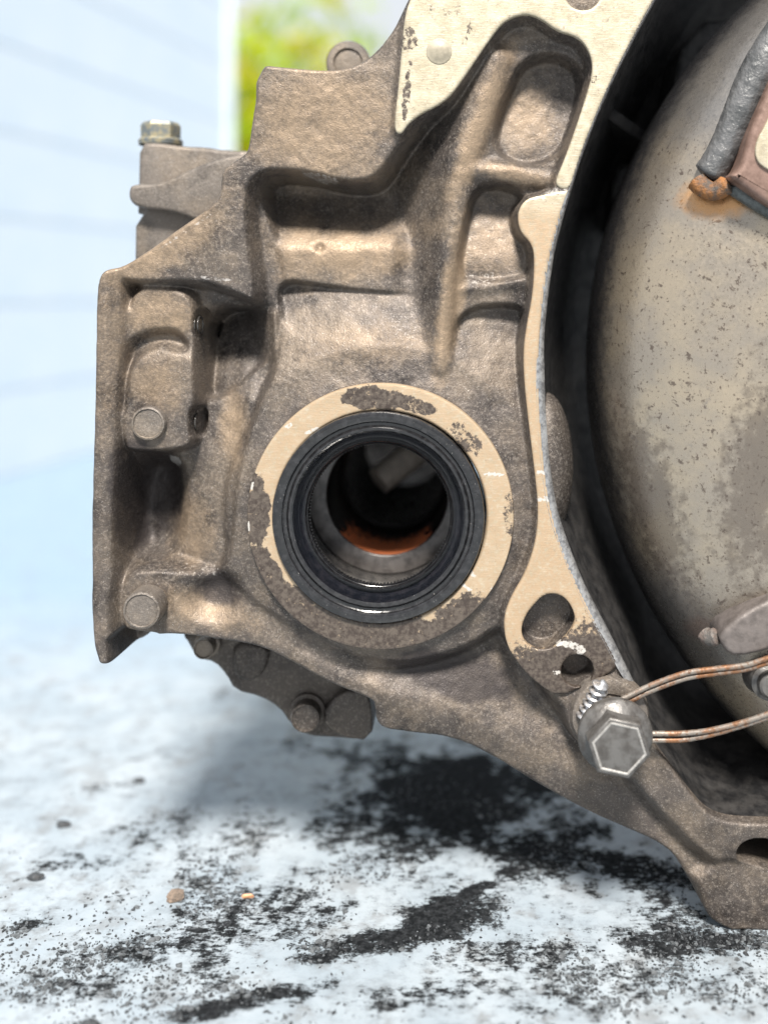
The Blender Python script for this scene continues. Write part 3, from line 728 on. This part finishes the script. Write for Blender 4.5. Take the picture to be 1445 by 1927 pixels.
# twisted bright end of the wire
V = []; F = []; A0 = Vector(at(1100, 1348, -16)); A1 = Vector(at(1136, 1279, -46)); ax = (A1-A0).normalized(); s1 = ax.cross(Vector((0, 1, 0))).normalized(); s2 = ax.cross(s1)
N, MM = 64, 20
for j in range(N+1):
    t = j/N
    for i in range(MM):
        g = 2*math.pi*i/MM; r = (13.5+4.2*math.cos(t*6.0*2*math.pi-g))*S*(1 if t < .86 else max(.05, (1-t)/.14))
        V.append(tuple(A0+(A1-A0)*t+s1*math.cos(g)*r+s2*math.sin(g)*r))
for j in range(N):
    for i in range(MM): F.append((j*MM+i, j*MM+(i+1) % MM, (j+1)*MM+(i+1) % MM, (j+1)*MM+i))
link_mesh('twisted_end', V, np.array(F), simple('bright_wire', (0.58, 0.58, 0.60), .28, .8, (0.3, 0.29, 0.28), 8, .4, 1), wire)

# ================================================================= torque converter
CC = (2170.0, 705.0)
b = NB('converter_steel')
bigc = b.noise(.7, 4, .6); fine = b.noise(14, 4, .6)
c = b.mix(b.ramp(bigc, .4, .65), (0.31, 0.272, 0.228), (0.385, 0.325, 0.248))
c = b.mix(b.math('MULTIPLY', b.ramp(b.noise(2.2, 6, .72), .60, .70), .6), c, (0.19, 0.17, 0.155))
c = b.mix(b.math('MULTIPLY', b.ramp(b.noise(6.5, 4, .68, .3), .60, .655), .85), c, (0.11, 0.085, 0.07))
c = b.mix(b.math('MULTIPLY', b.ramp(b.noise(17, 3, .6), .615, .67), .85), c, (0.13, 0.10, 0.08))
c = b.mix(b.math('MULTIPLY', b.math('MAXIMUM', b.ell(1235, 960, 45, 170, -.25, .9, 3.2, 5), b.ell(1415, 900, 60, 180, .1, .9, 3.2, 5)), .6), c, (0.10, 0.08, 0.068))
c = b.mix(b.math('MULTIPLY', b.ell(1390, 90, 150, 190, .5, .8, .7, 2), .7), c, (0.20, 0.20, 0.205))
c = b.mix(b.math('MULTIPLY', b.ell(1345, 375, 60, 34, 0, .9, .8, 5), .75), c, (0.55, 0.27, 0.09))
c = b.mix(b.math('MULTIPLY', b.ell(1330, 1195, 30, 24, 0, .9, .9, 5), .6), c, (0.35, 0.16, 0.08))
c = b.mix(b.math('MULTIPLY', b.ell(1300, 1200, 120, 70, .6, .9, .8, 3), .7), c, (0.15, 0.15, 0.155))
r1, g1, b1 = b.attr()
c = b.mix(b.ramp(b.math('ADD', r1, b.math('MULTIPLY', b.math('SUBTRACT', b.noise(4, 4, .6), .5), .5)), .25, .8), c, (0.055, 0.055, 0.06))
b.set(Base_Color=c, Roughness=b.ramp(fine, .3, .7, .24, .38), Metallic=.72)
b.bump(b.noise(6.5, 4, .68, .3), .3, 1.5); b.bump(b.noise(30, 3), .3, .7); b.bump(b.noise(1.2, 2), .3, 5); M_CONV = b.m
conv = thing('torque_converter', 'large round pitted steel torque converter sitting in the bell at the right of the gearbox', 'torque converter', W(CC[0], CC[1], 60))
def cattr(x, y, d, r): return (float(np.clip((r-992)/58, 0, 1)), 0, 0, 1)  # shade painted onto the shoulder, darker towards the rim
cprof = [(560, -70), (640, -66), (720, -56), (800, -42), (850, -30), (880, -20), (905, -10), (930, 2), (950, 14), (968, 28), (984, 43), (998, 60), (1011, 82), (1023, 110), (1032, 145), (1038, 185), (1040, 230), (1036, 290), (1015, 340), (980, 400), (900, 450)]
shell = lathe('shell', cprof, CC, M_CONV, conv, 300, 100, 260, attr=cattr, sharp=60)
# seam weld running round the shoulder, upper part
def polar(r, deg, d): t = math.radians(deg); return W(CC[0]+r*math.cos(t), CC[1]+r*math.sin(t), d)
M_WELD = simple('weld_grey', (0.16, 0.16, 0.162), .45, .45, (0.085, 0.088, 0.09), 2.6, .9, 5)
M_BROWN = simple('rust_brown_lug', (0.20, 0.13, 0.105), .5, .3, (0.13, 0.08, 0.062), 4, .4, 1.5)
M_RUSTO = simple('orange_rust', (0.27, 0.115, 0.035), .7, .1, (0.07, 0.06, 0.052), 4, 1, 6)
# drive lug upper right: a welded block with a pale machined pad
def block(name, pts_img, d0, d1, mat, r=8, it=1): return prism(name, Us(pts_img, d0), d0, d1, mat, conv, r, it, 4)
lug = block('drive_lug', [(1392,318),(1372,330),(1390,345),(1452,392),(1540,440),(1560,60),(1480,80),(1440,175),(1408,250)], -92, 10, M_BROWN, 12, 2)
adopt(prism('lug_pad', Us([(1438,238),(1424,262),(1419,290),(1430,312),(1470,330),(1540,340),(1550,120),(1475,160)], -98), -98, -80, M_MACH, None, 2, 2), lug)
def bead(pts, rad, mat, name='weld_bead', seed=3, parent=None):
    sp_ = spline([at(*p) for p in pts], 10); rnd = random.Random(seed)
    tp = [1+.07*math.sin(i*.16+seed)+rnd.uniform(-.012, .012) for i in range(len(sp_))]
    tp[0] = .35; tp[-1] = .35; tp[1] = .75; tp[-2] = .75
    o = tube(name, sp_, rad*S, mat, conv, 20, .015, seed, tp); return o
bead([(1330,335,-12),(1356,290,-22),(1386,225,-32),(1418,150,-40),(1452,85,-48),(1500,10,-54)], 31, M_WELD)
bead([(1308,338,-18),(1322,352,-26),(1345,360,-34),(1372,344,-46)], 19, M_RUSTO, seed=8)
bead([(1375,350,-40),(1410,375,-48),(1450,398,-54),(1500,425,-58)], 15, simple('dark_seam', (0.10,0.11,0.11), .45, .4, None, 7, .7, 2), seed=9)
# lower lug
lug2 = block('drive_lug', [(1352,1192),(1362,1225),(1385,1238),(1450,1225),(1540,1190),(1560,1090),(1470,1118),(1400,1152)], -66, 20, simple('lug_grey_brown', (0.14,0.122,0.115), .5, .3, (0.09,0.078,0.073), 4, .5, 2), 10, 1)
bead([(1322,1190,-18),(1334,1200,-30),(1350,1196,-40)], 15, simple('weld_brown', (0.16,0.125,0.11), .6, .2, (0.09,0.085,0.08), 4, .9, 4), seed=12)
q = U((1452, 1290), -50); lathe('balance_stud', [(0.01, -58), (20, -58), (24, -54), (26, -40), (34, -36), (36, -10), (40, 10)], q, M_BOLT, conv, 32)

# ================================================================= floor
def gpos(px, py):
    """floor point seen at (px,py): returns drawing x and depth"""
    k = (GY-VY)/(py-VY); return VX+(px-VX)*k, DC*k-DC
def axis(a, b, fine, far, n):
    m = list(np.arange(a, b, fine)); k = np.geomspace(fine, far, n)
    return np.array([a-x for x in reversed(np.cumsum(k))]+m+[b+x for x in np.cumsum(k)])
gx = axis(-200, 2000, 11, 60000, 26); gd = axis(-620, 2600, 11, 60000, 26)
GXX, GDD = np.meshgrid(gx, gd)
SP = [ # seen-at x, y, rx, rdepth, rot, amount
 (860,1490,230,170,.1,1.1),(1000,1600,160,70,-.3,.6),(560,1720,120,60,.4,.5),(470,1560,110,80,.2,.45),(300,1560,120,60,.3,.35),(150,1620,120,40,.2,.35),(1150,1850,200,60,.2,.4),(960,1800,150,40,0,.45),(760,1880,160,26,.2,.4),(1360,1850,100,40,0,.35),(1330,1772,150,34,0,.8),(900,1672,60,14,.5,.95),(960,1640,60,16,.6,.9),(1020,1605,60,18,.6,.95),(1085,1568,60,22,.6,.9),(840,1700,70,22,.4,.9),(600,1800,50,14,.2,.85),(1200,1640,120,60,-.4,.75),(1260,1720,60,80,0,.6),(780,1600,150,40,.3,.6),(700,1560,200,60,.2,.5),(740,1440,120,140,.3,.62),(640,1560,90,80,0,.5),(960,1470,90,120,.2,.75),(1060,1540,60,60,-.4,.6),  # grease stains, plus a contact shadow painted under the gearbox foot
 (820,1735,75,50,.1,1.0),(720,1770,150,26,.2,.8),(620,1790,40,24,0,.7),(900,1700,60,60,.7,.7),(980,1640,44,60,.4,.55),(480,1880,120,18,.35,.9),(560,1870,40,20,0,.8),(400,1900,80,16,.2,.7),
 (420,1770,60,120,.0,.55),(380,1700,50,120,.1,.45),(350,1630,30,60,.2,.4),(560,1400,60,60,0,.45),(640,1410,70,50,0,.4),(420,1310,60,60,0,.35),(200,1480,80,20,.3,.4),(220,1790,120,50,.1,.5),
 (50,1740,40,20,.2,.7),(120,1850,120,40,.2,.45),(1330,1680,120,30,0,.3),(1230,1790,60,24,.3,.4),(1110,1560,50,30,.2,.7),(1110,1670,22,30,0,.5),(700,1640,160,40,0,.35),(1290,1810,60,14,.2,.5),(300,1420,90,26,.4,.3)]
def stain_shade(X, D):
    out = np.zeros(X.shape); n = fnoise(X, D, 70, 31, 4)
    for (px, py, rx, rd, rot, amt) in SP:
        cx, cd_ = gpos(px, py); dx, dy = X-cx, D-cd_; u = dx*math.cos(rot)+dy*math.sin(rot); v = -dx*math.sin(rot)+dy*math.cos(rot)
        qq = np.sqrt((u/rx)**2+(v/(rd*1.4))**2)+n*.55
        out = np.maximum(out, amt*ss(1.5, .35, qq))
    return out
ST = stain_shade(GXX, GDD)+.16*np.exp(-((GXX-720)/600)**2-((GDD-150)/520)**2)*(1+fnoise(GXX, GDD, 160, 41, 3)*2)
V = np.stack([(GXX.ravel()-VX)*S, GDD.ravel()*S, (fnoise(GXX, GDD, 260, 2, 3)*.6).ravel()*S], 1)
ii = np.arange(GXX.size).reshape(GXX.shape); Q = np.stack([ii[:-1, :-1].ravel(), ii[:-1, 1:].ravel(), ii[1:, 1:].ravel(), ii[1:, :-1].ravel()], 1)
b = NB('dirty_white_floor')
r1, g1, b1 = b.attr()
n1 = b.noise(1.8, 7, .75, .1); n2 = b.noise(7, 5, .7); n3 = b.noise(2.2, 7, .75, .3, None, (1, 3.6, 1, (0, 0, .45)))
c = b.mix(b.ramp(b.noise(.5, 4), .35, .7), (0.255, 0.30, 0.34), (0.32, 0.36, 0.395))
c = b.mix(b.math('MULTIPLY', r1, .8), c, (0.19, 0.275, 0.37))  # blue sky reflection painted into the far floor
c = b.mix(b.math('MULTIPLY', b.ramp(n1, .42, .66), b.math('MULTIPLY', b.math('MULTIPLY_ADD', r1, -.65, .65), b.ramp(g1, -.05, .35, .55, 1))), c, (0.105, 0.118, 0.13))
c = b.mix(b.math('MULTIPLY', b.ramp(b.noise(.9, 5, .7), .52, .62), .25), c, (0.17, 0.155, 0.14))
c = b.mix(b.math('MULTIPLY', b.ramp(b.noise(2.4, 5, .7, .2, None, (1, 7, 1, (0, 0, .5))), .60, .70), .55), c, (0.07, 0.078, 0.088))
dk = b.ramp(b.math('ADD', g1, b.math('ADD', b.math('MULTIPLY', b.math('SUBTRACT', n1, .5), 1.9), b.math('ADD', b.math('MULTIPLY', b.math('SUBTRACT', b.noise(4.5, 7, .78, .1), .5), 2.2), b.math('MULTIPLY', b.math('SUBTRACT', n3, .5), 1.6)))), .30, .74)
c = b.mix(dk, c, b.mix(b.ramp(n2, .4, .65), (0.006, 0.007, 0.008), (0.026, 0.028, 0.031)))
c = b.mix(b.math('MULTIPLY', b.ramp(n2, .655, .69), b.ramp(n1, .35, .55)), c, (0.05, 0.055, 0.06))
b.set(Base_Color=c, Roughness=b.math('MAXIMUM', b.ramp(n2, .3, .7, .3, .55), b.math('MULTIPLY', dk, .9))); b.bump(n2, .25, 2); b.bump(dk, .3, 3); b.l(b.ramp(dk, 0, 1, .4, .08), b.b.inputs['Specular IOR Level']); M_FLOOR = b.m
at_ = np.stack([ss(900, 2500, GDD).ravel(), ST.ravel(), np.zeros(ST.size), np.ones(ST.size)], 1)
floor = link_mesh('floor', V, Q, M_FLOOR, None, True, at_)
props(floor, 'white painted metal floor, dirty and stained with black grease', None, None, 'structure')

# grit and flakes lying on the floor
rnd = np.random.RandomState(4)
def flakes(name, n, pick, size, mat, label, cat):
    V = []; F = []; cnt = 0
    while cnt < n:
        r = pick()
        if r is None: continue
        x, d, sc = r; cnt += 1
        s = sc*size*min(2.6, math.exp(rnd.normal(0, .5))); k = rnd.randint(4, 7); base = len(V); a0 = rnd.uniform(0, 6.28); el = rnd.uniform(.35, 1)
        tilt = rnd.uniform(-.25, .25); h = s*rnd.uniform(.12, .4); z0 = 0.6
        ca, sa = math.cos(a0), math.sin(a0)
        ring = []
        for i in range(k):
            t = 2*math.pi*(i+rnd.uniform(-.3, .3))/k; rr = s*rnd.uniform(.6, 1.15); u, v = rr*math.cos(t), rr*math.sin(t)*el; ring.append((u*ca-v*sa, u*sa+v*ca))
        for (u, v) in ring: V.append(((x+u-VX)*S, (d+v)*S, (z0-.4)*S))
        for (u, v) in ring: V.append(((x+u*.85-VX)*S, (d+v*.85)*S, (z0+h+tilt*u+rnd.uniform(0, .3)*h)*S))
        for i in range(k): F.append((base+i, base+(i+1) % k, base+k+(i+1) % k, base+k+i))
        F.append(tuple(range(base+k, base+2*k)))
    o = link_mesh(name, V, F, mat, None, False); return props(o, label, cat, None, 'stuff')
def candidates(n):
    px = rnd.uniform(-20, 1460, n); py = rnd.uniform(1230, 1935, n)
    x, d = gpos(px, py)
    dens = stain_shade(x, d)+.34*np.exp(-((px-180)/330)**2-((py-1850)/200)**2)+.035
    dens = dens*np.maximum(0, .40+2.4*fnoise(x, d, 120, 77, 4))*np.where(py < 1500, .3, 1)
    k = rnd.uniform(0, 1, n) < dens
    return list(zip(x[k], d[k]))
POOL = []
def pick_a():
    global POOL
    if not POOL: POOL = candidates(60000)
    x, d = POOL.pop(); return x, d, 1
M_GRIT = simple('black_grit', (0.05, 0.055, 0.06), .55, 0, (0.015, 0.016, 0.018), 12, .6, 1.5)
flakes('grit', 4200, pick_a, 2.1, M_GRIT, 'black grit and dried grease flakes strewn over the white floor', 'grit')
flakes('grey_flakes', 1500, pick_a, 3.4, simple('grey_grit', (0.12, 0.13, 0.14), .6, 0, (0.05, 0.056, 0.06), 10, .6, 1.5), 'grey paint flakes and dirt crumbs mixed with black grit on the floor', 'debris')
# a few single crumbs one can pick out
def crumb(px, py, s, mat, label, group=None, el=.6, seed=1):
    x, d = gpos(px, py); r = random.Random(seed); bm = bmesh.new(); bmesh.ops.create_icosphere(bm, subdivisions=2, radius=1)
    for v in bm.verts:
        k = 1+r.uniform(-.2, .2); v.co = Vector((v.co.x*s*k, v.co.y*s*el*k, v.co.z*s*.45*k))*S
    me = bpy.data.meshes.new('crumb'); bm.to_mesh(me); bm.free(); me.materials.append(mat)
    o = bpy.data.objects.new('dirt_clod', me); COL.objects.link(o); o.location = ((x-VX)*S, d*S, s*.3*S); return props(o, label, 'dirt', group)
M_BRC = simple('brown_crumb', (0.20, 0.15, 0.115), .8, 0, (0.10, 0.08, 0.065), 9, .8, 2)
crumb(330, 1690, 18, M_BRC, 'brown clod of dirt on the white floor left of centre', seed=1, el=1.2)
crumb(262, 1472, 15, M_GRIT, 'small dark crumb alone on the pale floor below the gearbox foot', seed=2)
crumb(68, 1655, 17, M_GRIT, 'dark round clod near the left border of the floor', seed=3)
crumb(466, 1690, 12, simple('orange_bit', (0.62, 0.33, 0.18), .6), 'tiny orange sliver lying on the white floor', seed=4, el=.25)
crumb(120, 1555, 17, M_GRIT, 'dark clod on the blurred floor at the left, farther back', seed=5)
crumb(168, 1940, 22, M_GRIT, 'upright dark lump among the grit at the bottom left', seed=6)

# ================================================================= white ribbed wall behind
M_WALL = NB('white_siding')
M_WALL.set(Base_Color=M_WALL.mix(M_WALL.ramp(M_WALL.noise(.12, 3), .3, .7), (0.66, 0.735, 0.80), (0.72, 0.775, 0.82)), Roughness=.35); M_WALL = M_WALL.m
wvp = ((1300-VX)/DC, 1.0)           # run of the wall in plan (x per depth)
k0 = (GY-VY)/(900-VY)               # base seen at (0,900)
A = (VX+(0-VX)*k0, DC*k0-DC)
def wpt(s, off=0): return (A[0]+wvp[0]*s+off*1.0, A[1]+wvp[1]*s-off*wvp[0])
# end where seen x = 428
s_end = None
for s in np.arange(-3000, 20000, 10):
    p = wpt(s); xx = VX+(p[0]-VX)*DC/(DC+p[1])
    if DC+p[1] > 200 and xx > 428: s_end = s; break
wall = thing('siding_wall', 'white wall of horizontal ribbed siding boards blurred behind the gearbox at the left', 'wall', W(wpt(0)[0], GY, wpt(0)[1]))
P0 = wpt(-4200); P1 = wpt(s_end)
bh = 560.0; nbrd = 22
def board(z0, h):
    V = []
    for (px_, dd) in (P0, P1):
        for (o_, z) in ((0, 0), (5, 6), (5, h*.12), (2, h*.98), (-3, h)):
            V.append(((px_+o_-VX)*S, (dd-o_*wvp[0])*S, z*S))
    F = [(i, i+1, i+6, i+5) for i in range(4)]+[(0, 5, 9, 4), (0, 4, 3, 2, 1), (5, 6, 7, 8, 9)]
    return V, F
V, F = board(0, bh)
first = link_mesh('board', V, F, M_WALL, wall, False)
for i in range(1, nbrd):
    o = first.copy(); COL.objects.link(o); o.parent = wall; o.matrix_parent_inverse = first.matrix_parent_inverse.copy(); o.location = (0, 0, i*bh*S)
V = []
for (px_, dd) in (P0, P1):
    for (o_, z) in ((-80, 0), (-6, 0), (-6, nbrd*bh), (-80, nbrd*bh)): V.append(((px_+o_-VX)*S, (dd-o_*wvp[0])*S, z*S))
link_mesh('wall_panel', V, [(0,1,5,4),(1,2,6,5),(2,3,7,6),(3,0,4,7),(0,3,2,1),(4,5,6,7)], M_WALL, wall, False)
V = []
for (px_, dd) in (wpt(s_end-1), wpt(s_end+60)):
    for (o_, z) in ((-90, 0), (34, 0), (34, nbrd*bh), (-90, nbrd*bh)): V.append(((px_+o_-VX)*S, (dd-o_*wvp[0])*S, z*S))
link_mesh('corner_trim', V, [(0,1,5,4),(1,2,6,5),(2,3,7,6),(3,0,4,7),(0,3,2,1),(4,5,6,7)], M_WALL, wall, False)

# ================================================================= tree beyond the wall
b = NB('yellow_green_leaf')
c = b.mix(b.ramp(b.noise(.006*10, 3), .4, .65), (0.34, 0.50, 0.01), (0.66, 0.54, 0.01))
b.set(Base_Color=c, Roughness=.45)
tr = b.n('ShaderNodeBsdfTranslucent'); b.l(c, tr.inputs[0]); mx = b.n('ShaderNodeMixShader'); mx.inputs[0].default_value = .5
b.l(b.b.outputs[0], mx.inputs[1]); b.l(tr.outputs[0], mx.inputs[2]); b.l(mx.outputs[0], b.out.inputs[0]); M_LEAF = b.m
M_BARK = simple('bark', (0.10, 0.075, 0.055), .9, 0, None, .4, 1, 8)
def tree(cx, depth, h, R, nleaf, seed, label):
    r = random.Random(seed); t = thing('tree', label, 'tree', (cx, depth, 0), 'trees behind the wall')
    tube('trunk', spline([(cx, depth, 0), (cx+.06, depth+.02, h*.3), (cx-.05, depth, h*.6), (cx+.03, depth, h*.9)], 5), .07, M_BARK, t, 10, .05, seed, [1-.8*i/15 for i in range(16)])
    cl = []
    for i in range(26):
        ph = r.uniform(0, 6.28); rr = R*r.random()**.5; z = h*r.uniform(.12, 1.0); q = Vector((cx+rr*math.cos(ph), depth+rr*math.sin(ph), z)); cl.append(q)
        zb = z*.75; tube('limb', spline([(cx, depth, zb), ((cx*.5+q.x*.5), depth*.5+q.y*.5, zb*.4+z*.6), tuple(q)], 4), .018, M_BARK, t, 6, .05, i, [1-.08*k for k in range(9)])
    V = []; F = []
    for i in range(nleaf):
        q = r.choice(cl); p = q+Vector([r.gauss(0, .17) for _ in range(3)]); a = Vector([r.gauss(0, 1) for _ in range(3)]).normalized(); bb_ = a.cross(Vector([r.gauss(0, 1) for _ in range(3)])).normalized()
        L = r.uniform(.03, .055); k = len(V); V += [tuple(p-a*L), tuple(p+bb_*L*.45), tuple(p+a*L), tuple(p-bb_*L*.45)]; F.append((k, k+1, k+2, k+3))
    o = link_mesh('crown', V, F, M_LEAF, t, False)
def far(px, dist): return (px-VX)*S*dist/(DC*S)
tree(far(470, 4.2), 4.2-DC*S, 1.02, .42, 4200, 3, 'sunlit yellow green tree close beside the end of the white wall')
tree(far(620, 5.6), 5.6-DC*S, 1.10, .55, 2600, 6, 'yellow green tree mostly behind the gearbox, farther right')

for o in list(COL.objects):
    if o.type == 'MESH' and o.parent is None and 'kind' not in o and 'category' not in o: print('UNTAGGED', o.name)
